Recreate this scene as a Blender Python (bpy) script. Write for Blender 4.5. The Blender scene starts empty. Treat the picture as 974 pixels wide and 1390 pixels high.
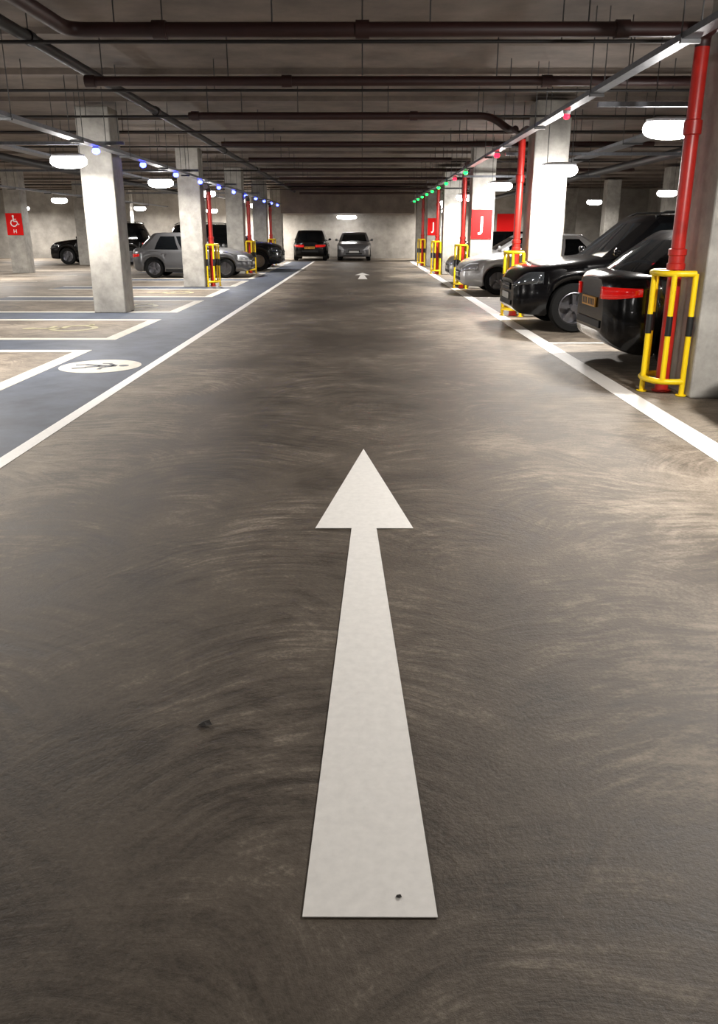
import bpy, math, random
from mathutils import Vector, Matrix
random.seed(4)
C = bpy.context.scene.collection
PI = math.pi
bpy.context.scene.view_settings.view_transform = 'Standard'

# ------------------------------------------------------------------ materials
def mat(name, col, rough=.6, metal=0., emit=None, es=0., coat=0., spec=.5, var=0., vscale=6., bump=0., sample=True):
    m = bpy.data.materials.new(name); m.use_nodes = True
    nt = m.node_tree; b = nt.nodes['Principled BSDF']
    b.inputs['Base Color'].default_value = (*col, 1)
    b.inputs['Roughness'].default_value = rough
    b.inputs['Metallic'].default_value = metal
    b.inputs['Coat Weight'].default_value = coat
    b.inputs['Coat Roughness'].default_value = .04
    b.inputs['Specular IOR Level'].default_value = spec
    if emit:
        b.inputs['Emission Color'].default_value = (*emit, 1)
        b.inputs['Emission Strength'].default_value = es
    if not sample: m.cycles.emission_sampling = 'NONE'
    if var > 0 or bump > 0:
        tc = nt.nodes.new('ShaderNodeNewGeometry')
        n = nt.nodes.new('ShaderNodeTexNoise'); n.inputs['Scale'].default_value = vscale
        n.inputs['Detail'].default_value = 6; n.inputs['Roughness'].default_value = .65
        nt.links.new(tc.outputs['Position'], n.inputs['Vector'])
        r = nt.nodes.new('ShaderNodeValToRGB')
        r.color_ramp.elements[0].position = .3; r.color_ramp.elements[1].position = .72
        r.color_ramp.elements[0].color = (*[c*(1-var) for c in col], 1)
        r.color_ramp.elements[1].color = (*[min(1, c*(1+var)) for c in col], 1)
        nt.links.new(n.outputs['Fac'], r.inputs['Fac'])
        nt.links.new(r.outputs['Color'], b.inputs['Base Color'])
        if bump > 0:
            bp = nt.nodes.new('ShaderNodeBump'); bp.inputs['Strength'].default_value = bump
            bp.inputs['Distance'].default_value = .01
            nt.links.new(n.outputs['Fac'], bp.inputs['Height'])
            nt.links.new(bp.outputs['Normal'], b.inputs['Normal'])
    return m

def floor_material():
    m = bpy.data.materials.new('trowelled_concrete'); m.use_nodes = True
    nt = m.node_tree; N = nt.nodes; L = nt.links; b = N['Principled BSDF']
    g = N.new('ShaderNodeNewGeometry')
    def math_(op, a, c=None):
        n = N.new('ShaderNodeMath'); n.operation = op
        for i, v in enumerate((a, c)):
            if v is None: continue
            if isinstance(v, (int, float)): n.inputs[i].default_value = v
            else: L.new(v, n.inputs[i])
        return n.outputs[0]
    def vmath(op, a, c):
        n = N.new('ShaderNodeVectorMath'); n.operation = op
        for i, v in enumerate((a, c)):
            if isinstance(v, tuple): n.inputs[i].default_value = v
            else: L.new(v, n.inputs[i])
        return n.outputs[0]
    def noise(vec, scale, detail=5, rough=.6, dist=0.):
        n = N.new('ShaderNodeTexNoise'); n.inputs['Scale'].default_value = scale
        n.inputs['Detail'].default_value = detail; n.inputs['Roughness'].default_value = rough
        n.inputs['Distortion'].default_value = dist
        L.new(vec, n.inputs['Vector']); return n
    P = g.outputs['Position']
    wob = noise(P, .8, 2)
    wv = vmath('SUBTRACT', wob.outputs['Color'], (.5, .5, .5))
    wv = vmath('MULTIPLY', wv, (.35, .35, 0))
    P2 = vmath('ADD', P, wv)
    # power-trowel sweeps: concentric fine arcs about scattered centres
    def streak(off, sc, fr, fa, shift):
        v = vmath('ADD', P2, off); v = vmath('MULTIPLY', v, (sc, sc*.7, 0))
        vo = N.new('ShaderNodeTexVoronoi'); vo.voronoi_dimensions = '2D'; vo.feature = 'F1'
        vo.inputs['Scale'].default_value = 1
        L.new(v, vo.inputs['Vector'])
        d = vmath('SUBTRACT', v, vo.outputs['Position'])
        ds = vmath('ADD', d, (0, shift, 0))
        s = N.new('ShaderNodeSeparateXYZ'); L.new(ds, s.inputs[0])
        ang = math_('ARCTAN2', s.outputs[0], s.outputs[1])
        ln = N.new('ShaderNodeVectorMath'); ln.operation = 'LENGTH'; L.new(ds, ln.inputs[0])
        sc_ = N.new('ShaderNodeSeparateColor'); L.new(vo.outputs['Color'], sc_.inputs[0])
        cmb = N.new('ShaderNodeCombineXYZ')
        L.new(math_('MULTIPLY', ln.outputs['Value'], fr), cmb.inputs[0])
        L.new(math_('MULTIPLY', ang, fa), cmb.inputs[1])
        L.new(math_('MULTIPLY', sc_.outputs[0], 9.), cmb.inputs[2])
        nz = noise(cmb.outputs[0], 1., 5, .66).outputs['Fac']
        mr = N.new('ShaderNodeMapRange'); mr.inputs['From Min'].default_value = 0; mr.inputs['From Max'].default_value = .25
        vo2 = N.new('ShaderNodeTexVoronoi'); vo2.voronoi_dimensions = '2D'; vo2.feature = 'DISTANCE_TO_EDGE'; vo2.inputs['Scale'].default_value = 1
        L.new(v, vo2.inputs['Vector']); L.new(vo2.outputs['Distance'], mr.inputs['Value'])
        return math_('MULTIPLY', math_('SUBTRACT', nz, .5), mr.outputs[0])
    s1 = streak((3.3, 1.2, 0), .95, 30, 2.2, .9)
    s2 = streak((7.9, 4.6, 0), .75, 44, 2.8, .8)
    s3 = streak((1.9, 9.1, 0), 1.5, 24, 2.0, .7)
    big = math_('SUBTRACT', noise(P, .5, 3, .6, .5).outputs['Fac'], .5)
    mid = math_('SUBTRACT', noise(P, 2.6, 8, .75, .2).outputs['Fac'], .5)
    fine = math_('SUBTRACT', noise(P, 60, 4, .75).outputs['Fac'], .5)
    st = math_('ADD', math_('ADD', s1, s2), math_('MULTIPLY', s3, .7))
    # lengthwise tone strip down the lane: darker near the middle, paler towards the lines
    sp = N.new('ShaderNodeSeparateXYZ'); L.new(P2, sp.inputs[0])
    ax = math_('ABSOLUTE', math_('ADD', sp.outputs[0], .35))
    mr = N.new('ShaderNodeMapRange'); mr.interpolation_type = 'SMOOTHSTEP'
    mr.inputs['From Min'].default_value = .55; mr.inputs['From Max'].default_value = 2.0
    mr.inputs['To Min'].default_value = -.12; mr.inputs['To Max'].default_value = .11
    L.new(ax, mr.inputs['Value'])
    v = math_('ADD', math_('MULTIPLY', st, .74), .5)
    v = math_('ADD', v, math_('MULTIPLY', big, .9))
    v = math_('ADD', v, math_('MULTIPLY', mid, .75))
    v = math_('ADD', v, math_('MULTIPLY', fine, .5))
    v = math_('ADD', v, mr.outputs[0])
    r = N.new('ShaderNodeValToRGB')
    e = r.color_ramp.elements
    e[0].position = .2; e[0].color = (.05, .039, .029, 1)
    e[1].position = .9; e[1].color = (.37, .315, .25, 1)
    x = e.new(.49); x.color = (.115, .093, .071, 1)
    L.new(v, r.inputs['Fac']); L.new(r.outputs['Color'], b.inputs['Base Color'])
    rr = math_('ADD', math_('MULTIPLY', v, .3), .44)
    L.new(rr, b.inputs['Roughness'])
    bp = N.new('ShaderNodeBump'); bp.inputs['Strength'].default_value = .4; bp.inputs['Distance'].default_value = .01
    L.new(v, bp.inputs['Height']); L.new(bp.outputs['Normal'], b.inputs['Normal'])
    b.inputs['Specular IOR Level'].default_value = .33
    return m

M = dict(
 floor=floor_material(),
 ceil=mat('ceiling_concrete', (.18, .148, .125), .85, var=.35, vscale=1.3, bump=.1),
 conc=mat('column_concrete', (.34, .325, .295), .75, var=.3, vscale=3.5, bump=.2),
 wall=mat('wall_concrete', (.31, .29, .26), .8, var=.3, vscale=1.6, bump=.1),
 white=mat('worn_white_paint', (.86, .84, .80), .55, var=.06, vscale=30),
 cream=mat('cream_line_paint', (.62, .58, .50), .6, var=.15, vscale=14),
 blue=mat('blue_floor_paint', (.078, .092, .122), .62, var=.3, vscale=2.5, spec=.3),
 mark=mat('dark_blue_marking', (.05, .06, .08), .6, var=.2, vscale=9),
 faint=mat('faded_marking', (.40, .36, .22), .6, var=.25, vscale=20),
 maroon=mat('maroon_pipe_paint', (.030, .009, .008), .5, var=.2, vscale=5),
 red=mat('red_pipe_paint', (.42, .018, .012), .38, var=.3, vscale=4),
 sign=mat('red_sign_face', (.68, .012, .012), .8, spec=.1),
 signw=mat('white_sign_print', (.9, .88, .86), .6),
 yellow=mat('yellow_guard_paint', (.88, .62, .005), .4),
 blackband=mat('black_tape', (.01, .01, .01), .5),
 galv=mat('galvanised_steel', (.2, .21, .23), .45, .8, var=.2, vscale=12),
 darkpipe=mat('dark_grey_pipe', (.020, .018, .018), .55, .2),
 rod=mat('threaded_rod', (.1, .1, .1), .45, .7),
 housing=mat('lamp_housing_grey', (.5, .5, .52), .5),
 diff=mat('lamp_diffuser', (.9, .9, .9), .5, emit=(1, .97, .95), es=20),
 ledb=mat('blue_indicator', (.05, .05, .6), .4, emit=(.05, .07, 1), es=18, sample=False),
 ledr=mat('red_indicator', (.6, .02, .02), .4, emit=(1, .01, .03), es=6, sample=False),
 ledg=mat('green_indicator', (.02, .6, .1), .4, emit=(.01, 1, .10), es=5, sample=False),
 pblack=mat('black_car_paint', (.002, .002, .0025), .2, .0, coat=.3, spec=.25),
 pdark=mat('charcoal_car_paint', (.008, .009, .011), .25, .2, coat=.4),
 psilver=mat('silver_car_paint', (.6, .6, .61), .3, .3, coat=.8),
 pgrey=mat('grey_silver_car_paint', (.12, .12, .125), .3, .4, coat=.5),
 plight=mat('pale_silver_car_paint', (.6, .6, .61), .28, .3, coat=.8),
 glass=mat('dark_car_glass', (.004, .005, .006), .06, 0, spec=.4),
 rubber=mat('tyre_rubber', (.008, .008, .008), .8, spec=.2),
 trim=mat('black_plastic', (.01, .01, .01), .55, spec=.3),
 alloy=mat('alloy_rim', (.22, .22, .24), .3, .9),
 chrome=mat('chrome', (.5, .5, .52), .15, 1),
 lens=mat('clear_headlamp_lens', (.55, .57, .6), .1, .3, coat=1),
 lensd=mat('smoked_headlamp_lens', (.08, .09, .1), .1, .6, coat=1),
 tail=mat('red_tail_lens', (.40, .003, .003), .12, 0, coat=1, emit=(1, .01, .005), es=.3, sample=False),
 platey=mat('yellow_plate', (.55, .26, .015), .5),
 platew=mat('white_plate', (.5, .5, .48), .4),
 ink=mat('dark_plate_print', (.03, .02, .01), .6),
 debris=mat('dry_leaf', (.02, .016, .013), .8),
)

# ------------------------------------------------------------------ mesh helper
class MB:
    def __init__(s): s.v = []; s.f = []
    def add(s, vs, fs):
        o = len(s.v); s.v += [tuple(p) for p in vs]; s.f += [tuple(i+o for i in f) for f in fs]
    def box(s, x0, x1, y0, y1, z0, z1):
        s.add([(x0,y0,z0),(x1,y0,z0),(x1,y1,z0),(x0,y1,z0),(x0,y0,z1),(x1,y0,z1),(x1,y1,z1),(x0,y1,z1)],
              [(0,3,2,1),(4,5,6,7),(0,1,5,4),(1,2,6,5),(2,3,7,6),(3,0,4,7)])
    def obox(s, c, u, v, w, hu, hv, hw):
        c, u, v, w = Vector(c), Vector(u).normalized(), Vector(v).normalized(), Vector(w).normalized()
        P = []
        for dz in (-1, 1):
            for a, b_ in ((-1,-1),(1,-1),(1,1),(-1,1)):
                P.append(c+u*hu*a+v*hv*b_+w*hw*dz)
        s.add(P, [(0,3,2,1),(4,5,6,7),(0,1,5,4),(1,2,6,5),(2,3,7,6),(3,0,4,7)])
    def sweep(s, pts, r, n=12, closed=False):
        pts = [Vector(p) for p in pts]; k = len(pts); rings = []
        up0 = None
        for i, p in enumerate(pts):
            if closed: t = (pts[(i+1) % k]-pts[i-1]).normalized()
            elif i == 0: t = (pts[1]-p).normalized()
            elif i == k-1: t = (p-pts[-2]).normalized()
            else: t = ((pts[i+1]-p).normalized()+(p-pts[i-1]).normalized()).normalized()
            if up0 is None:
                up0 = Vector((0,0,1)) if abs(t.z) < .9 else Vector((1,0,0))
            a = (up0-t*up0.dot(t)).normalized(); up0 = a; b_ = t.cross(a)
            rings.append([p+a*r*math.cos(2*PI*j/n)+b_*r*math.sin(2*PI*j/n) for j in range(n)])
        vs = [q for rg in rings for q in rg]; fs = []
        for i in range(k if closed else k-1):
            i2 = (i+1) % k
            for j in range(n):
                fs.append((i*n+j, i*n+(j+1) % n, i2*n+(j+1) % n, i2*n+j))
        if not closed:
            fs.append(tuple(range(n))[::-1]); fs.append(tuple((k-1)*n+j for j in range(n)))
        s.add(vs, fs)
    def lathe(s, prof, c, axis='y', n=28):
        vs = []; fs = []; k = len(prof)
        for r, h in prof:
            for j in range(n):
                a = 2*PI*j/n; p = (r*math.cos(a), h, r*math.sin(a)) if axis == 'y' else (r*math.cos(a), r*math.sin(a), h)
                vs.append((p[0]+c[0], p[1]+c[1], p[2]+c[2]))
        for i in range(k-1):
            for j in range(n):
                fs.append((i*n+j, (i+1)*n+j, (i+1)*n+(j+1) % n, i*n+(j+1) % n))
        s.add(vs, fs)
    def ellipsoid(s, c, rx, ry, rz, n=14, m=8):
        vs = []; fs = []
        for i in range(1, m):
            a = PI*i/m
            for j in range(n):
                b_ = 2*PI*j/n
                vs.append((c[0]+rx*math.sin(a)*math.cos(b_), c[1]+ry*math.sin(a)*math.sin(b_), c[2]+rz*math.cos(a)))
        t = len(vs); vs += [(c[0], c[1], c[2]+rz), (c[0], c[1], c[2]-rz)]
        for i in range(m-2):
            for j in range(n):
                fs.append((i*n+j, (i+1)*n+j, (i+1)*n+(j+1) % n, i*n+(j+1) % n))
        for j in range(n):
            fs.append((t, j, (j+1) % n)); fs.append((t+1, (m-2)*n+(j+1) % n, (m-2)*n+j))
        s.add(vs, fs)
    def mesh(s, name, m, smooth=None):
        me = bpy.data.meshes.new(name); me.from_pydata(s.v, [], s.f); me.update()
        me.materials.append(m)
        if smooth:
            me.polygons.foreach_set('use_smooth', [True]*len(me.polygons))
            me.set_sharp_from_angle(angle=math.radians(smooth))
        return me
    def obj(s, name, m, parent=None, smooth=None, bevel=0, label=None, cat=None, group=None, kind=None, loc=None, recalc=True):
        me = s.mesh(name, m, smooth)
        if recalc:
            import bmesh
            bm = bmesh.new(); bm.from_mesh(me); bmesh.ops.recalc_face_normals(bm, faces=bm.faces[:]); bm.to_mesh(me); bm.free()
        return place(me, name, parent, bevel, label, cat, group, kind, loc)

def place(me, name, parent=None, bevel=0, label=None, cat=None, group=None, kind=None, loc=None):
    o = bpy.data.objects.new(name, me); C.objects.link(o)
    if parent: o.parent = parent
    if loc: o.location = loc
    if bevel:
        b = o.modifiers.new('bevel', 'BEVEL'); b.width = bevel; b.segments = 2; b.limit_method = 'ANGLE'
    if label: o['label'] = label
    if cat: o['category'] = cat
    if group: o['group'] = group
    if kind: o['kind'] = kind
    return o

def empty(name, loc, label, cat, group=None, rotz=0):
    e = bpy.data.objects.new(name, None); e.empty_display_size = .2; e.location = loc; e.rotation_euler[2] = rotz
    C.objects.link(e); e['label'] = label; e['category'] = cat
    if group: e['group'] = group
    return e

def box(name, x0, x1, y0, y1, z0, z1, m, **k):
    b = MB(); b.box(x0, x1, y0, y1, z0, z1); return b.obj(name, m, **k)

# ------------------------------------------------------------------ room shell
X0, X1, Y0, Y1, H = -24., 16., -8., 46., 3.7
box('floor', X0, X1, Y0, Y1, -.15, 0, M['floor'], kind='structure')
cb = MB(); cb.box(X0, X1, Y0, Y1, H, H+.2)
y = -6.9
while y < Y1-.3:
    cb.box(X0, X1, y, y+.1, H-.07, H); y += 2.4
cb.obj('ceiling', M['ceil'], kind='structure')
box('wall_back', X0, X1, Y1, Y1+.2, -.15, H+.2, M['wall'], kind='structure')
box('wall_left', X0-.2, X0, Y0, Y1, -.15, H+.2, M['wall'], kind='structure')
box('wall_right', X1, X1+.2, Y0, Y1, -.15, H+.2, M['wall'], kind='structure')
box('wall_front', X0, X1, Y0-.2, Y0, -.15, H+.2, M['wall'], kind='structure')
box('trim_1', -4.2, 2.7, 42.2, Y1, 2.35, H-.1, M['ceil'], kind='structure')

# ------------------------------------------------------------------ columns
def column(x0, y0, w=.6, d=.6, lab='square grey concrete column with rough board-marked faces'):
    b = MB(); b.box(x0, x0+w, y0, y0+d, 0, H-.1)
    return b.obj('concrete_column', M['conc'], bevel=.02, label=lab, cat='column', group='concrete columns along the lane')
LC = [(-5.1, 15.0), (-4.95, 22.1), (-4.85, 29.1), (-4.85, 36.2), (-4.85, 43.2)]
RC = [(3.07, 7.15), (2.95, 14.35), (2.87, 21.5), (2.85, 28.6), (2.85, 35.7), (2.85, 42.8)]
for x, yy in LC: column(x, yy)
for x, yy in RC: column(x, yy, lab='grey concrete column beside a red riser pipe')
for yy in (29.5, 36.6, 43.4): column(-12.9, yy, lab='grey concrete column between parking bays')
for yy in (14.4, 21.5, 28.6, 35.7, 42.8): column(10.6, yy, lab='grey concrete column between parking bays')

# ------------------------------------------------------------------ floor markings
def flat(name, polys, z, m, t=.002, **k):
    b = MB()
    for p in polys:
        n = len(p)
        vs = [(x, yy, z) for x, yy in p]+[(x, yy, z-t) for x, yy in p]
        fs = [tuple(range(n)), tuple(range(2*n-1, n-1, -1))]+[(i, n+i, n+(i+1) % n, (i+1) % n) for i in range(n)]
        b.add(vs, fs)
    return b.obj(name, m, **k)
rect = lambda x0, x1, y0, y1: [(x0, y0), (x1, y0), (x1, y1), (x0, y1)]
def arrow(y0, lab):
    return flat('road_arrow', [[(-.135, y0), (.175, y0), (.078, y0+2.43), (-.054, y0+2.43)],
        [(-.245, y0+2.43), (.272, y0+2.43), (.012, y0+3.99)]], .004, M['white'], label=lab, cat='road marking', group='direction arrows on the lane')
arrow(1.38, 'long white painted straight-ahead arrow on brown concrete')
arrow(25.8, 'white painted straight-ahead arrow further along the lane')
flat('lane_line', [rect(-2.5, -2.39, -2, 41)], .004, M['white'], label='thin white painted line between lane and blue walkway', cat='road marking')
flat('lane_line', [rect(2.42, 2.63, -2, 41)], .004, M['white'], label='broad white painted line in front of parked cars', cat='road marking')
bays = [(3.7, 6.4), (7.5, 10.2), (11.2, 13.9), (15.1, 17.8), (18.7, 21.4), (22.3, 25.0), (25.9, 29.6), (30.4, 33.2), (33.9, 36.9), (37.6, 40.6)]
blue = [rect(-3.55, -2.5, -2, 41)]
prev = -2
for a, c in bays:
    blue.append(rect(-8.4, -3.55, prev, a)); prev = c
flat('blue_walkway', blue, .002, M['blue'], t=.0015, label='matt blue painted pedestrian strip with access gaps between bays', cat='walkway')
for a, c in bays[1:]:
    w = .19
    flat('parking_bay_outline', [rect(-3.55-w, -3.55, a, c), rect(-8.4, -3.55-w, a, a+w), rect(-8.4, -3.55-w, c-w, c)], .004,
         M['cream'], label='cream painted outline of an accessible parking bay', cat='road marking', group='accessible bay outlines')
for yy in (10.9, 18.6, 24.9, 32.2, 38.9):
    flat('bay_divider_line', [rect(2.63, 7.4, yy-.05, yy+.05)], .004, M['white'], label='white painted line dividing parking bays', cat='road marking', group='bay divider lines')
for yy in (14, 17.5, 21, 24.5, 28, 31.5, 35, 38.5):
    flat('bay_divider_line', [rect(-14.6, -10, yy-.06, yy+.06)], .004, M['cream'], label='cream painted line dividing outer parking bays', cat='road marking', group='outer bay divider lines')
def circ(cx, cy, r, n=32, r2=None): return [(cx+r*math.cos(2*PI*i/n), cy+(r2 or r)*math.sin(2*PI*i/n)) for i in range(n)]
def stroke(p, q, w):
    d = Vector((q[0]-p[0], q[1]-p[1])); n = Vector((-d.y, d.x)).normalized()*w/2
    return [(p[0]+n.x, p[1]+n.y), (p[0]-n.x, p[1]-n.y), (q[0]-n.x, q[1]-n.y), (q[0]+n.x, q[1]+n.y)]
ped = empty('pedestrian_roundel', (-3.03, 8.93, 0), 'white painted disc with blue walking figure on walkway', 'road marking')
flat('disc', [circ(0, 0, .46, 48)], .005, M['cream'], parent=ped)
k = .88
flat('walking_figure', [[(px*k, py*k) for px, py in p] for p in [circ(.30, .03, .065, 16), stroke((.21, .02), (-.03, 0), .12), stroke((-.0, .02), (-.2, .10), .08), stroke((-.19, .12), (-.35, .07), .065),
     stroke((-.0, -.02), (-.17, -.10), .08), stroke((-.15, -.12), (-.31, -.2), .065), stroke((.18, .04), (.06, .2), .055), stroke((.07, .19), (-.03, .2), .05),
     stroke((.18, .0), (.04, -.15), .055), stroke((.05, -.14), (.06, -.26), .05)]], .007, M['mark'], parent=ped)
def chair_polys(cx, cy, s, rot=0):
    P = [circ(0, .42, .08, 14), stroke((0, .34), (.02, .05), .09), stroke((.02, .2), (.22, .2), .06), stroke((0, .05), (.24, .05), .08),
         stroke((.24, .07), (.34, -.2), .07), stroke((.32, -.19), (.42, -.16), .06)]
    n = 18
    for i in range(n):
        a0 = math.radians(110+i*235/n); a1 = math.radians(110+(i+1)*235/n)
        r0, r1 = .2, .27; c0 = (.02, -.08)
        P.append([(c0[0]+r*math.cos(a), c0[1]+r*math.sin(a)) for r, a in ((r0, a0), (r1, a0), (r1, a1), (r0, a1))])
    c, sn = math.cos(rot), math.sin(rot)
    return [[(cx+s*(x*c-yy*sn), cy+s*(x*sn+yy*c)) for x, yy in p] for p in P]
for a, c in bays[1:5]:
    flat('wheelchair_marking', chair_polys(-4.75, (a+c)/2, 1.4, PI/2), .004, M['faint'], label='faded yellowish wheelchair symbol painted on bay floor', cat='road marking', group='faded wheelchair markings')
def scrap(x, yy, s, z, lab):
    b = MB(); b.add([((px+.5)*s+x, (py-2.1)*s+yy, (pz-.003)*s+z) for px, py, pz in [(-.52, 2.10, .003), (-.49, 2.085, .012), (-.475, 2.1, .004), (-.485, 2.115, .014), (-.51, 2.12, .003), (-.5, 2.102, .016)]],
                [(0,1,5),(1,2,5),(2,3,5),(3,4,5),(4,0,5)])
    b.obj('dry_leaf', M['debris'], label=lab, cat='debris')
scrap(-.5, 2.1, 1, .003, 'small dark scrap of leaf on concrete')
scrap(.087, 1.434, .35, .005, 'tiny dark scrap on the white arrow')

# ------------------------------------------------------------------ signs
def text_mesh(ch, size):
    cu = bpy.data.curves.new('t', 'FONT'); cu.body = ch; cu.size = size; cu.align_x = 'CENTER'; cu.align_y = 'CENTER'; cu.extrude = .003; cu.offset = .008*size
    o = bpy.data.objects.new('t', cu); C.objects.link(o)
    bpy.context.view_layer.update()
    me = bpy.data.meshes.new_from_object(o.evaluated_get(bpy.context.evaluated_depsgraph_get()))
    bpy.data.objects.remove(o); me.materials.clear(); me.materials.append(M['signw']); return me
def sign(cx, y, cz, w, h, kind, lab):
    e = empty('column_sign', (cx, y, cz), lab, 'sign')
    bb = MB(); bb.box(-w/2, w/2, -.02, 0, -h/2, h/2); bb.obj('panel', M['sign'], parent=e, bevel=.004)
    if kind == 'J':
        o = place(text_mesh('J', h*.66), 'letter', e, loc=(0, -.024, 0.0)); o.rotation_euler[0] = PI/2
    elif kind == 'H':
        o = place(text_mesh('H', h*.24), 'letter', e, loc=(0, -.024, -h*.33)); o.rotation_euler[0] = PI/2
        mb = MB()
        for p in chair_polys(0, 0, h*.62):
            n = len(p); p = [(x-.02, z+h*.1) for x, z in p]
            mb.add([(x, -.021, z) for x, z in p]+[(x, -.027, z) for x, z in p],
                   [tuple(range(n)), tuple(range(2*n-1, n-1, -1))]+[(i, n+i, n+(i+1) % n, (i+1) % n) for i in range(n)])
        mb.obj('wheelchair_symbol', M['signw'], parent=e)
    return e
sign(3.15, 21.497, 1.66, .54, .74, 'J', 'red square sign with white letter J on column')
sign(3.12, 35.697, 1.66, .5, .72, 'J', 'small red sign with white letter J on distant column')
sign(-12.6, 29.497, 1.72, .58, .76, 'H', 'red sign with white wheelchair symbol above letter H')
box('wall_panel', 7.6, 8.7, 45.95, 45.997, 1.1, 2.4, M['sign'], label='plain bright red panel on the far wall', cat='wall panel')

# ------------------------------------------------------------------ pipes & trays
CY = [8.75, 11.6, 14.1, 16.2, 19, 22.9, 26.2, 30.4, 34, 38, 7.76, 10.25, 13.2, 17.3, 20.6, 24.5, 28, 32, 35, 39.5]
def clear_y(yy):
    while any(abs(yy-c) < .16 for c in CY): yy += .1
    return yy
def bend(pts, r=.18, n=5):
    pts = [Vector(p) for p in pts]; out = [pts[0]]
    for i in range(1, len(pts)-1):
        a = pts[i]+(pts[i-1]-pts[i]).normalized()*r; c = pts[i]+(pts[i+1]-pts[i]).normalized()*r
        for j in range(n+1):
            t = j/n; out.append(a*(1-t)**2+pts[i]*2*t*(1-t)+c*t*t)
    out.append(pts[-1]); return out
def pipe(name, pts, r, m, lab, cat='pipe', hangers=(), group=None, couplings=(), loc0=None):
    base = Vector(pts[0]); e = empty(name, base, lab, cat, group)
    bb = MB(); bb.sweep([p-base for p in bend(pts)], r, 14); bb.obj('pipe_run', m, parent=e, smooth=40)
    for h in hangers:
        h = Vector(h); q = h-base
        hb = MB(); hb.sweep([(q.x, q.y, q.z+r*.8), (q.x, q.y, H-.003-base.z)], .007, 6)
        hb.obj('hanger_rod', M['rod'], parent=e)
    for c, ax in couplings:
        q = Vector(c)-base; d = Vector(ax)*.06
        hb = MB(); hb.sweep([q-d, q-d*.4, q+d*.4, q+d], r*1.25, 14); hb.obj('coupling', m, parent=e, smooth=40)
    return e
Z = 3.2
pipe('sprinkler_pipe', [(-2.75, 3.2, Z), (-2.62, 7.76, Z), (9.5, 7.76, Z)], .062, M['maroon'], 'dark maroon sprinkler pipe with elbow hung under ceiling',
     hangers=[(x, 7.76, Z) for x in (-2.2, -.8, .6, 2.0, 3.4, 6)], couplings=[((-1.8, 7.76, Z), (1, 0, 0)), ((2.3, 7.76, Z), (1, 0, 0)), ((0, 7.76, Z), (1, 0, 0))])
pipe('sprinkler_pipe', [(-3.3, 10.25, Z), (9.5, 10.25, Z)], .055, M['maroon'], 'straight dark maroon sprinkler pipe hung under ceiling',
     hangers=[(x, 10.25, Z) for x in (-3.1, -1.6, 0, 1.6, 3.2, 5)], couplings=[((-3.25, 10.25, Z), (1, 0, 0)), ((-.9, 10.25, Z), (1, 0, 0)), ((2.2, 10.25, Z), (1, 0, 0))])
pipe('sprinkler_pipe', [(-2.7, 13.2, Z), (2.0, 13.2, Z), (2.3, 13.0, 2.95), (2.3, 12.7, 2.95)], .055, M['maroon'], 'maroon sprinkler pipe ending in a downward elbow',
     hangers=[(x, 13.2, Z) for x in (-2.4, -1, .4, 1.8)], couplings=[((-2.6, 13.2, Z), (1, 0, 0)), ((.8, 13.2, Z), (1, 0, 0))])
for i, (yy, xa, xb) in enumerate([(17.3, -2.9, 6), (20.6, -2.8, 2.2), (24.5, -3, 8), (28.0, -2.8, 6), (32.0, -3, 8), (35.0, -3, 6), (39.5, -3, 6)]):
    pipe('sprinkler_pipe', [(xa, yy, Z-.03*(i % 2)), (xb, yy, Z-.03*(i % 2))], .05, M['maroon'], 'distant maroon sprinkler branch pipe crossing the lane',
         hangers=[(x, yy, Z-.03*(i % 2)) for x in (-2, 0, 2)], group='distant sprinkler branch pipes')
pipe('service_pipe', [(-3.45, 3, 3.4), (-3.45, 42, 3.4)], .06, M['darkpipe'], 'long dark grey service pipe running along the lane',
     hangers=[(-3.45, yy, 3.4) for yy in range(6, 42, 3)], couplings=[((-3.45, yy, 3.4), (0, 1, 0)) for yy in (9, 14.2, 21, 27)])
pipe('service_pipe', [(-8.2, 8, 3.1), (-8.2, 44, 3.1)], .09, M['darkpipe'], 'thick dark pipe above the outer bays', hangers=[(-8.2, clear_y(yy), 3.1) for yy in range(12, 42, 5)])
pipe('service_pipe', [(6.3, 5, 2.98), (6.3, 44, 2.98)], .09, M['darkpipe'], 'thick dark pipe above parked cars', hangers=[(6.3, clear_y(yy+.6), 2.98) for yy in range(9, 42, 5)])
for yy, z, xa, xb in [(8.75, 3.31, -9, 8), (11.6, 3.31, -12, 8), (14.1, 3.31, -12, 8), (16.2, 3.31, -14, 8), (19, 3.31, -14, 8), (22.9, 3.3, -16, 8), (26.2, 3.3, -16, 8), (30.4, 3.3, -18, 8), (34, 3.3, -18, 8), (38, 3.3, -18, 8)]:
    pipe('conduit', [(xa, yy, z), (xb, yy, z)], .018, M['darkpipe'], 'thin conduit crossing under ceiling', 'conduit',
         hangers=[(x, yy, z) for x in (-7, -4.6, -2, 0, 2, 4.2)], group='thin ceiling conduits')
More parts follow.
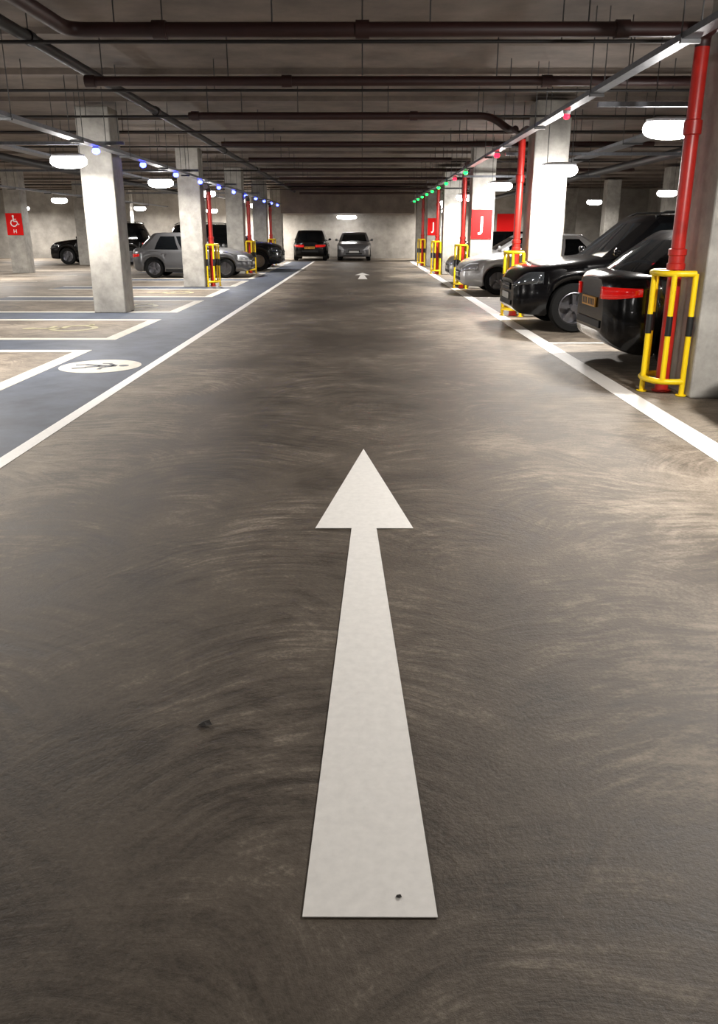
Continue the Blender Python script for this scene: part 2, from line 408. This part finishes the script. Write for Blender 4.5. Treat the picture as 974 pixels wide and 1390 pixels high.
def tray(x, y0, y1, z, w, lab, hang):
    e = empty('cable_tray', (x, y0, z), lab, 'cable tray')
    bb = MB(); Lh = y1-y0
    bb.box(-w/2, w/2, 0, Lh, 0, .006); bb.box(-w/2-.004, -w/2, 0, Lh, 0, .05); bb.box(w/2, w/2+.004, 0, Lh, 0, .05)
    bb.obj('tray_channel', M['galv'], parent=e)
    cb_ = MB()
    for k in range(3): cb_.sweep([(-w/4+k*w/4, .1, .02), (-w/4+k*w/4+.01, Lh/2, .022), (-w/4+k*w/4, Lh-.1, .02)], .012, 8)
    cb_.obj('cable_bundle', M['trim'], parent=e, smooth=50)
    for yy in hang:
        yy = clear_y(yy)
        hb = MB()
        for sx in (-1, 1): hb.sweep([(sx*(w/2+.015), yy-y0, -.02), (sx*(w/2+.015), yy-y0, H-.003-z)], .006, 6)
        hb.box(-w/2-.02, w/2+.02, yy-y0-.02, yy-y0+.02, -.03, -.002)
        hb.obj('hanger_bracket', M['rod'], parent=e)
    return e
tray(-4.2, 4, 42, 2.76, .16, 'galvanised cable tray with blue indicator lamps beneath', [5+2.45*i for i in range(15)])
tray(2.48, 3, 42, 2.88, .11, 'galvanised cable tray with red and green indicator lamps', [4.15+2.45*i for i in range(15)])
tray(-6.4, 6, 44, 2.92, .25, 'wide galvanised cable tray above accessible bays', [8+3.1*i for i in range(11)])
tray(-10.5, 10, 44, 2.7, .2, 'galvanised cable tray above outer bays', [12+3.1*i for i in range(10)])
tray(4.6, 4, 44, 2.92, .3, 'wide galvanised cable tray above parked cars', [5+3.1*i for i in range(12)])

def riser(x, yy, top=3.0, lab='bright red vertical riser pipe with coupling beside column'):
    e = empty('riser_pipe', (x, yy, .005), lab, 'pipe', 'red riser pipes')
    bb = MB(); bb.sweep([(0, 0, 0), (0, 0, top)], .062, 16); bb.lathe([(.0, .012), (.09, .012), (.09, 0)], (0, 0, 0), 'z', 18)
    bb.obj('riser_tube', M['red'], parent=e, smooth=40)
    cc = MB(); cc.lathe([(.062, 1.14), (.082, 1.15), (.082, 1.2), (.072, 1.21), (.072, 1.27), (.082, 1.28), (.082, 1.33), (.062, 1.34)], (0, 0, 0), 'z', 18)
    cc.obj('flange_coupling', M['red'], parent=e, smooth=40)
    cc = MB(); cc.lathe([(.062, 2.3), (.078, 2.31), (.078, 2.42), (.062, 2.43)], (0, 0, 0), 'z', 18)
    cc.obj('pipe_collar', M['red'], parent=e, smooth=40)
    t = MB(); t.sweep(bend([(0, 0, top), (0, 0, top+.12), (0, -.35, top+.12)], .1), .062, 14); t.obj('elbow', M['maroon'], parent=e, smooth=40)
rxs = [(2.93, 7.5), (2.78, 14.6), (2.70, 21.75), (2.68, 28.9), (2.68, 36.0)]
for x, yy in rxs: riser(x, yy)
pipe('red_branch_pipe', [(3.0, 7.0, 2.74), (5.5, 7.0, 2.74)], .045, M['red'], 'short red branch pipe beside the riser', hangers=[(4.2, 7.0, 2.74)])
for x, yy in [(-4.2, 22.5), (-4.1, 29.5), (-4.1, 36.5)]: riser(x, yy, 2.5)

def guard(x, yy, dirx):
    e = empty('pipe_guard', (x, yy, .005), 'yellow tubular steel guard with black band around red pipe', 'guard rail', 'yellow pipe guards')
    R, r = .24, .026
    plan = [(dirx*.12, -R)]+[(-dirx*.17*math.sin(PI*t/8), -R*math.cos(PI*t/8)) for t in range(0, 9)]+[(dirx*.12, R)]
    for z in (.13, 1.12):
        bb = MB(); bb.sweep([(a, c, z) for a, c in plan], r*1.1, 10); bb.obj('rail', M['yellow'], parent=e, smooth=50)
    for k in (0, 2, 5, 8, 10):
        a, c = plan[k]
        bb = MB(); bb.sweep([(a, c, .13), (a, c, 1.12)], r, 10); bb.obj('bar', M['yellow'], parent=e, smooth=50)
        bb = MB(); bb.sweep([(a, c, .56), (a, c, .74)], r+.004, 10); bb.obj('black_band', M['blackband'], parent=e, smooth=50)
    for k in (0, 10, 5):
        a, c = plan[k]
        bb = MB(); bb.sweep([(a, c, .0), (a, c, .13)], r, 10); bb.lathe([(0, .01), (.05, .01), (.05, 0)], (a, c, 0), 'z', 12); bb.obj('foot', M['yellow'], parent=e, smooth=50)
for x, yy in rxs: guard(x-.02, yy, 1)
for x, yy in [(-4.2, 22.5), (-4.1, 29.5), (-4.1, 36.5)]: guard(x+.02, yy, -1)

# ------------------------------------------------------------------ luminaires
def lamp(x, yy, z=2.62, power=230, w=.62, d=.28, side=0):
    e = empty('ceiling_lamp', (x, yy, z), 'glowing white oblong luminaire suspended from ceiling', 'lamp', 'suspended luminaires')
    n = 32
    def ring(s, h):
        ex = .8
        return [(s*w/2*math.copysign(abs(math.cos(2*PI*i/n))**ex, math.cos(2*PI*i/n)), s*d/2*math.copysign(abs(math.sin(2*PI*i/n))**ex, math.sin(2*PI*i/n)), h) for i in range(n)]
    def loft(rs, m, name):
        bb = MB(); vs = [p for r in rs for p in r]; fs = []
        for i in range(len(rs)-1):
            for j in range(n): fs.append((i*n+j, i*n+(j+1) % n, (i+1)*n+(j+1) % n, (i+1)*n+j))
        fs.append(tuple(range(n))[::-1]); fs.append(tuple((len(rs)-1)*n+j for j in range(n)))
        bb.add(vs, fs); return bb.obj(name, m, parent=e, smooth=60)
    loft([ring(.9, .07), ring(.9, .1), ring(.6, .12)], M['housing'], 'lamp_housing')
    loft([ring(.88, .07), ring(.97, .04), ring(1, 0), ring(.97, -.04), ring(.86, -.075), ring(.65, -.10), ring(.35, -.112)], M['diff'], 'diffuser')
    for sx in (-.2, .2):
        hb = MB(); hb.sweep([(sx, 0, .11), (sx, 0, H-.003-z)], .006, 6); hb.obj('hanger_rod', M['rod'], parent=e)
    l = bpy.data.lights.new('lamp_light', 'AREA'); l.shape = 'RECTANGLE'; l.size = w*.7; l.size_y = d*.6; l.energy = power; l.color = (1, .95, .89)
    o = bpy.data.objects.new('lamp_light', l); C.objects.link(o); o.parent = e; o.location = (0, 0, -.125)
    if side:
        l = bpy.data.lights.new('lamp_side_glow', 'POINT'); l.energy = side; l.shadow_soft_size = .06; l.color = (1, .96, .92)
        o = bpy.data.objects.new('lamp_side_glow', l); C.objects.link(o); o.parent = e; o.location = (0, 0, -.20)
    return e
lamp(2.95, 4.4, power=150, side=170)
lamp(3.55, 9.75, power=180, side=70)
lamp(3.25, 13.75, 2.45, power=170, side=80)
for yy in (20.7, 27.6, 33.2, 38.3): lamp(3.45, yy, 2.56, power=210, side=80 if yy < 28 else 0)
lamp(3.5, -1.6, power=70); lamp(-4.95, -3, power=60)
lamp(-4.97, 3.0, power=190); lamp(-4.97, 8.8, power=200, side=50); lamp(-4.97, 14.1, power=130, side=35)
for yy in (20.4, 26.2, 32.7, 38.5): lamp(-4.97, yy, power=210, side=60 if yy < 28 else 0)
for yy in (14, 20, 26, 32, 38.5, 43.5): lamp(-11.8, yy, power=190)
for yy in (27, 35, 43.5): lamp(-18, yy, power=300)
for yy in (10, 18, 26, 34, 43.5): lamp(9.6, yy, power=130)
lamp(-8, 43.6, 2.5, 280); lamp(-5.6, 44.4, 2.5, 460); lamp(4.6, 44.4, 2.5, 420)
lamp(-.85, 45.0, 2.2, 22, w=1.1)
def trunk(xa, xb, yy, z0):
    bb = MB(); bb.box(xa, xb, yy-.03, yy+.03, z0, z0+.05); o = bb.obj('lighting_trunking', M['galv'], label='galvanised lighting trunking crossing above lamp', cat='trunking', group='lighting trunking')
    for x in (xa+.3, xb-.3):
        hb = MB(); hb.sweep([(x, yy, z0+.04), (x, yy, H-.001)], .006, 6); hb.obj('hanger_rod', M['rod'], parent=o)
for yy in (9.4, 15.2, 21.3, 27.2): trunk(2.6, 6.1, yy, 2.80)
for yy in (13.75, 19.8, 25.6, 31.4): trunk(-9, -3.9, yy, 2.84)
def led(x, yy, z, m, c, r=.046):
    e = empty('indicator_lamp', (x, yy, z), f'small glowing {c} bay indicator lamp under cable tray', 'indicator lamp', f'{c} bay indicators')
    bb = MB(); bb.lathe([(.0, .06), (.045, .06), (.045, .03), (.03, .02)], (0, 0, 0), 'z', 14); bb.obj('lamp_base', M['housing'], parent=e, smooth=40)
    bb = MB(); bb.ellipsoid((0, 0, -.0), r, r, r*.85); bb.obj('lamp_dome', m, parent=e, smooth=60)
for i in range(11): led(-4.2, 13.2+2.75*i, 2.699, M['ledb'], 'blue', .062)
for i, c in enumerate('rrgrggggggg'):
    yy = [10.3, 15.4, 19.9, 22.2, 24.4, 26.8, 29.2, 31.6, 34.0, 36.5, 39.0][i]
    led(2.48, yy, 2.819, M['ledr'] if c == 'r' else M['ledg'], 'red' if c == 'r' else 'green', .04 if i == 0 else .055)

# ------------------------------------------------------------------ cars
def tab(T, x, d=.04):
    def f(x):
        if x <= T[0][0]: return T[0][1]
        for (a, p), (b_, q) in zip(T, T[1:]):
            if x <= b_: return p+(q-p)*(x-a)/(b_-a) if b_ > a else q
        return T[-1][1]
    return (f(x-d)+2*f(x)+f(x+d))/4
wheel_cache = {}
def wheel_meshes(R):
    if R in wheel_cache: return wheel_cache[R]
    t = MB(); w = .11
    t.lathe([(R*.64, -w*.8), (R*.7, -w), (R*.93, -w), (R, -w*.7), (R, w*.7), (R*.93, w), (R*.7, w), (R*.64, w*.8), (R*.64, -w*.8)], (0, 0, 0), 'y', 36)
    tm = t.mesh('tyre', M['rubber'], 35)
    r = MB(); q = R*.66
    r.lathe([(q, -w*.75), (q, w*.8), (q*.93, w*.85), (q*.9, w*.4), (q*.9, -w*.5), (.001, -w*.5)], (0, 0, 0), 'y', 36)
    r.lathe([(.001, w*.62), (q*.2, w*.6), (q*.24, w*.2), (q*.24, -w*.4)], (0, 0, 0), 'y', 20)
    for k in range(5):
        a = 2*PI*k/5+.3
        for s in (-.16, .16):
            u = Vector((math.cos(a+s*.5), 0, math.sin(a+s*.5)))
            r.obox(u*q*.56+Vector((0, w*.42, 0)), u, (0, 1, 0), u.cross(Vector((0, 1, 0))), q*.38, .012, q*.06)
    rm = r.mesh('rim', M['alloy'], 35)
    wheel_cache[R] = (tm, rm); return tm, rm

def car(label, cx, cy, rot, L=4.1, W=1.78, Ht=1.47, belt=.98, hood=.92, hoodlen=1.05, slope=.72, r0=.1, slopeR=.42, R=.31, gc=.2,
        paint='pblack', tail_z=None, name='car', rails=False, lenstall=.13, group=None, lens='lensd', tail_d=.3, tail_f=.62):
    e = empty(name, (cx, cy, 0.002), label, 'car', group, rot)
    h = L/2; pm = M[paint]
    xf0 = h-hoodlen; xft = xf0-slope; xr0 = -h+r0; xrt = xr0+slopeR
    top = [(-h, belt-.10), (-h+.03, belt-.06), (-h+.12, belt-.02), (-h+.3, belt), (xf0-.25, belt-.01), (xf0+.1, hood+.01), (h-.6, hood-.05), (h-.3, hood-.11), (h-.12, hood-.19), (h-.03, hood-.29), (h, hood-.36)]
    bot = [(-h, gc+.24), (-h+.05, gc+.12), (-h+.2, gc+.02), (-h+.5, gc), (h-.4, gc), (h-.08, gc+.02), (h, gc+.12)]
    hw = W/2
    wid = [(-h, hw-.44), (-h+.02, hw-.33), (-h+.06, hw-.24), (-h+.13, hw-.15), (-h+.3, hw-.055), (-h+.7, hw), (h-.9, hw), (h-.5, hw-.04), (h-.25, hw-.11), (h-.1, hw-.2), (h-.03, hw-.28), (h, hw-.36)]
    ax = (h-.82 if L < 4.3 else h-.88, -h+.78 if L < 4.3 else -h+.85); Ra = R+.05
    def sec(x):
        zt = tab(top, x); zb = tab(bot, x); w = tab(wid, x, .02); za = zb
        for a in ax:
            if abs(x-a) <= Ra+1e-6: za = max(zb, R+math.sqrt(max(0, Ra*Ra-(x-a)**2)))
        za = min(za, zt-.12)
        zs = zt-.05
        return [(0, zb), (w-.27, zb), (w-.27, za), (w-.035, za), (w-.012, za+.02), (w, za+(zs-za)*.35), (w-.004, za+(zs-za)*.6), (w-.03, za+(zs-za)*.72), (w-.025, za+(zs-za)*.85), (w-.06, zs), (w-.12, zt-.012), (w*.72, zt+.012), (w*.4, zt+.028), (0, zt+.034)]
    xs = set(round(-h+L*i/52, 4) for i in range(53))
    for o in (.01, .03, .05, .07, .1, .14): xs |= {round(-h+o, 4), round(h-o, 4)}
    for a in ax:
        for k in range(-8, 9): xs.add(round(a+Ra*math.sin(k*PI/16), 4))
        xs |= {round(a-Ra-.006, 4), round(a+Ra+.006, 4)}
    xs = sorted(xs); bb = MB(); vs = []; fs = []; n0 = len(sec(0)); n = 2*n0-2
    for x in xs:
        s = sec(x); full = [(x, yy, z) for yy, z in s]+[(x, -yy, z) for yy, z in s[-2:0:-1]]
        vs += full
    for i in range(len(xs)-1):
        for j in range(n): fs.append((i*n+j, i*n+(j+1) % n, (i+1)*n+(j+1) % n, (i+1)*n+j))
    fs.append(tuple(range(n))); fs.append(tuple((len(xs)-1)*n+j for j in range(n))[::-1])
    bb.add(vs, fs); bb.obj('body', pm, parent=e, smooth=50)
    def ys(x, z):
        s = sec(x)[4:11]
        if z <= s[0][1]: return s[0][0]
        for (a, p), (b_, q) in zip(s, s[1:]):
            if z <= q: return a+(b_-a)*(z-p)/max(1e-5, q-p)
        return s[-1][0]
    Wb, Wt = hw-.07, hw-.24
    front = [-.82, -.45, 0, .45, .82]; side = [.05, .10, .28, .46, .50, .66, .80, .93]
    lev = [0, .12, .5, .86, 1.0]; rings = []
    zb0, ztp = belt-.10, Ht-.045
    for s in lev:
        xf = xf0+.12+(xft-xf0-.12)*s; xr = xr0+(xrt-xr0)*(s**1.25); w = Wb+(Wt-Wb)*(s**1.5); z = zb0+(ztp-zb0)*s; r = []
        bow = .22
        for f in front: r.append((xf-.10*f*f, w*f, z))
        for f in side: r.append((xf-.09+(xr+bow*.7-xf+.09)*f, w*(1-.03*abs(f-.4)), z))
        for f in front[::-1]: r.append((xr+bow*f*f, w*f*(.97 if abs(f) > .6 else 1), z))
        for f in side[::-1]: r.append((xf-.09+(xr+bow*.7-xf+.09)*f, -w*(1-.03*abs(f-.4)), z))
        rings.append(r)
    nr = len(rings[0]); gl = []; fr = []
    def is_glass(j):
        if j <= 3: return True
        if 13 <= j <= 16: return True
        if 5 <= j <= 11: return j-5 in (1, 2, 4, 5)+((6,) if rails else ())
        if 18 <= j <= 24: return (24-j) in (1, 2, 4, 5)+((6,) if rails else ())
        return False
    for i in range(len(lev)-1):
        for j in range(nr):
            f = (i*nr+j, i*nr+(j+1) % nr, (i+1)*nr+(j+1) % nr, (i+1)*nr+j)
            (gl if is_glass(j) and 0 < i+1 < 4 else fr).append(f)
    vs = [p for r in rings for p in r]
    rr = rings[-1]; mx = sum(p[0] for p in rr)/nr
    base = len(vs)
    for sc, z in ((.93, Ht-.018), (.6, Ht-.003)):
        vs += [(mx+(p[0]-mx)*sc, p[1]*sc, z) for p in rr]
    for q in range(2):
        a0 = (len(lev)-1)*nr if q == 0 else base; a1 = base+q*nr
        for j in range(nr): fr.append((a0+j, a0+(j+1) % nr, a1+(j+1) % nr, a1+j))
    fr.append(tuple(base+nr+j for j in range(nr)))
    bb = MB(); bb.add(vs, fr); bb.obj('roof_and_pillars', pm, parent=e, smooth=40, recalc=True)
    bb = MB(); bb.add(vs[:base], gl); bb.obj('window_glass', M['glass'], parent=e, smooth=40)
    def patch(name, m, end, zlo, zhi, depth, sgn, f0, th=.008, taper=.04):
        cols = [('c', f0), ('c', (f0+1)/2), ('c', .97)]+[('s', d) for d in (.012, .035, .07, .12, .2, .3, .4) if d <= depth]
        g = []
        for kx, d in cols:
            col = []
            for t in (0, .33, .66, 1):
                if kx == 'c':
                    x = end*(h+th); y = tab(wid, end*h, .02)*d; zt = tab(top, end*h)
                else:
                    x = end*(h-d); zt = tab(top, x); y = None
                lo = zlo+(taper*d/depth if kx == 's' else 0); hi = min(zhi, zt-.035); lo = min(lo, hi-.02)
                z = lo+(hi-lo)*t
                if y is None: y = ys(x, z)+th
                col.append((x, sgn*y, z))
            g.append(col)
        vs = [p for c in g for p in c]; fs = []
        for i in range(len(g)-1):
            for j in range(3): fs.append((i*4+j, i*4+j+1, (i+1)*4+j+1, (i+1)*4+j))
        q = MB(); q.add(vs, fs); o = q.obj(name, m, parent=e, smooth=50)
        sm = o.modifiers.new('t', 'SOLIDIFY'); sm.thickness = .014; sm.offset = 0
        return o
    tz = tail_z or (belt-.30, belt-.18)
    for s in (-1, 1):
        patch('headlight', M[lens], 1, hood-.36-lenstall*.2, hood-.18, .4, s, .75)
        patch('tail_light', M['tail'], -1, tz[0], tz[1], tail_d, s, tail_f, taper=.05)
        q = MB(); q.ellipsoid((xf0-.18, s*(hw+.04), belt+.06), .05, .08, .06, 12, 8); q.box(xf0-.2, xf0-.15, min(s*(hw-.1), s*(hw+.03)), max(s*(hw-.1), s*(hw+.03)), belt+.0, belt+.03)
        q.obj('wing_mirror', pm, parent=e, smooth=50)
        for xx in (xf0-.95, xf0-1.85):
            zz = belt-.15; yv = ys(xx, zz)
            q = MB(); q.box(xx-.09, xx+.09, min(s*yv, s*(yv+.03)), max(s*yv, s*(yv+.03)), zz-.012, zz+.012); q.obj('door_handle', pm if paint != 'psilver' else M['trim'], parent=e, bevel=.005)
        q = MB(); yv = hw-.01
        q.box(ax[1]+Ra+.03, ax[0]-Ra-.03, min(s*(yv-.05), s*(yv+.012)), max(s*(yv-.05), s*(yv+.012)), gc-.01, gc+.09); q.obj('sill_trim', M['trim'], parent=e, bevel=.01)
    def strip(name, m, end, z0, z1, yh, th=.015, dx=0):
        q = MB(); xs_ = end*(h-dx)
        q.box(min(xs_, xs_+end*th), max(xs_, xs_+end*th), -yh, yh, z0, z1); return q.obj(name, m, parent=e, bevel=.006)
    ztf = hood-.36
    strip('grille', M['trim'], 1, ztf-.12, ztf-.01, .3, .018)
    strip('grille_bar', M['chrome'], 1, ztf-.07, ztf-.05, .3, .026)
    strip('lower_intake', M['trim'], 1, gc+.13, gc+.2, .42, .016)
    strip('number_plate', M['platew'], 1, gc+.21, gc+.31, .25, .024)
    strip('rear_bumper_trim', M['trim'], -1, gc+.25, gc+.33, hw-.48, .015)
    pz = belt-.38
    strip('number_plate', M['platey'], -1, pz, pz+.11, .26, .022)
    q = MB()
    for k, yy in enumerate((-.2, -.14, -.08, -.02, .08, .14, .2)):
        q.box(-h-.0245, -h-.02, yy-.018, yy+.018, pz+.02, pz+.09)
    q.obj('plate_characters', M['ink'], parent=e)
    if rails:
        for s in (-1, 1):
            q = MB(); yy = s*(Wt-.06)
            q.sweep([(xft-.15, yy, Ht-.03), (xft-.3, yy, Ht+.03), ((xft+xrt)/2, yy, Ht+.045), (xrt+.25, yy, Ht+.03), (xrt+.1, yy, Ht-.03)], .014, 8); q.obj('roof_rail', M['trim'], parent=e, smooth=50)
    tm, rm = wheel_meshes(R)
    for a in ax:
        for s in (-1, 1):
            t = place(tm, 'wheel', e, loc=(a, s*(hw-.14), R))
            if s < 0: t.rotation_euler[2] = PI
            place(rm, 'rim', t)
    for a in ax:
        q = MB(); q.sweep([(a, -hw+.3, R), (a, hw-.3, R)], .04, 8); q.obj('axle', M['trim'], parent=e)
    return e
SUV = dict(L=4.65, W=1.9, Ht=1.74, belt=1.14, hood=1.08, hoodlen=1.25, slope=.66, r0=.1, slopeR=.35, R=.37, gc=.25, rails=True, name='sport_utility_vehicle')
EST = dict(L=4.5, W=1.84, Ht=1.52, belt=1.06, hood=.95, hoodlen=1.2, slope=.7, r0=.10, slopeR=.62, R=.33, gc=.22)
SED = dict(L=4.4, W=1.78, Ht=1.42, belt=.97, hood=.93, hoodlen=1.2, slope=.75, r0=.6, slopeR=.75, R=.33, gc=.2)
car('glossy black car parked nose towards the lane', 5.15, 5.6, PI, **{**EST})
car('glossy black hatchback with red tail lights and yellow plate', 4.87, 9.1, 0, **{**EST, 'tail_z': (.79, .92), 'tail_d': .3, 'tail_f': .8})
car('large glossy black sport utility vehicle facing the lane', 4.68, 12.95, PI, **SUV)
car('silver saloon car parked nose towards the lane', 4.62, 20.2, PI, paint='psilver', lens='lens', **SED)
car('pale silver car parked beyond a column', 4.75, 24.0, PI, paint='plight', lens='lens', **SED)
car('dark car parked in a far bay', 5.1, 32.6, PI, paint='pdark')
car('grey silver hatchback parked nose towards blue walkway', -5.68, 27.3, 0, L=3.95, W=1.7, Ht=1.44, belt=.94, hood=.91, hoodlen=.95, slope=.8, slopeR=.55, paint='pgrey', lens='lens')
car('black sport utility vehicle parked on outer bay', -12.1, 37.9, PI, **{**SUV, 'Ht': 1.85})
car('dark sport utility vehicle nosing past the column', -5.45, 32.0, 0, **{**SUV, 'paint': 'pdark'})
car('dark hatchback nosing towards the lane', -5.5, 34.9, 0)
car('black hatchback parked against far wall showing its tail', -2.7, 43.6, PI/2, Ht=1.52)
car('dark silver car parked against far wall facing the lane', -.42, 43.6, -PI/2, lens='lens', paint='pgrey', **{**SED, 'L': 4.2})

# ------------------------------------------------------------------ world & camera
w = bpy.data.worlds.new('world'); bpy.context.scene.world = w; w.use_nodes = True
w.node_tree.nodes['Background'].inputs[0].default_value = (.02, .02, .022, 1)
cam = bpy.data.cameras.new('camera'); co = bpy.data.objects.new('camera', cam); C.objects.link(co)
co.location = (0, 0, 1.5); pitch = math.atan(337/1050)
co.rotation_euler = (PI/2-pitch, 0, 4/1050)
cam.sensor_width = 36; cam.lens = 1050/1390*36; cam.shift_y = -45/1390; cam.clip_end = 200
bpy.context.scene.camera = co
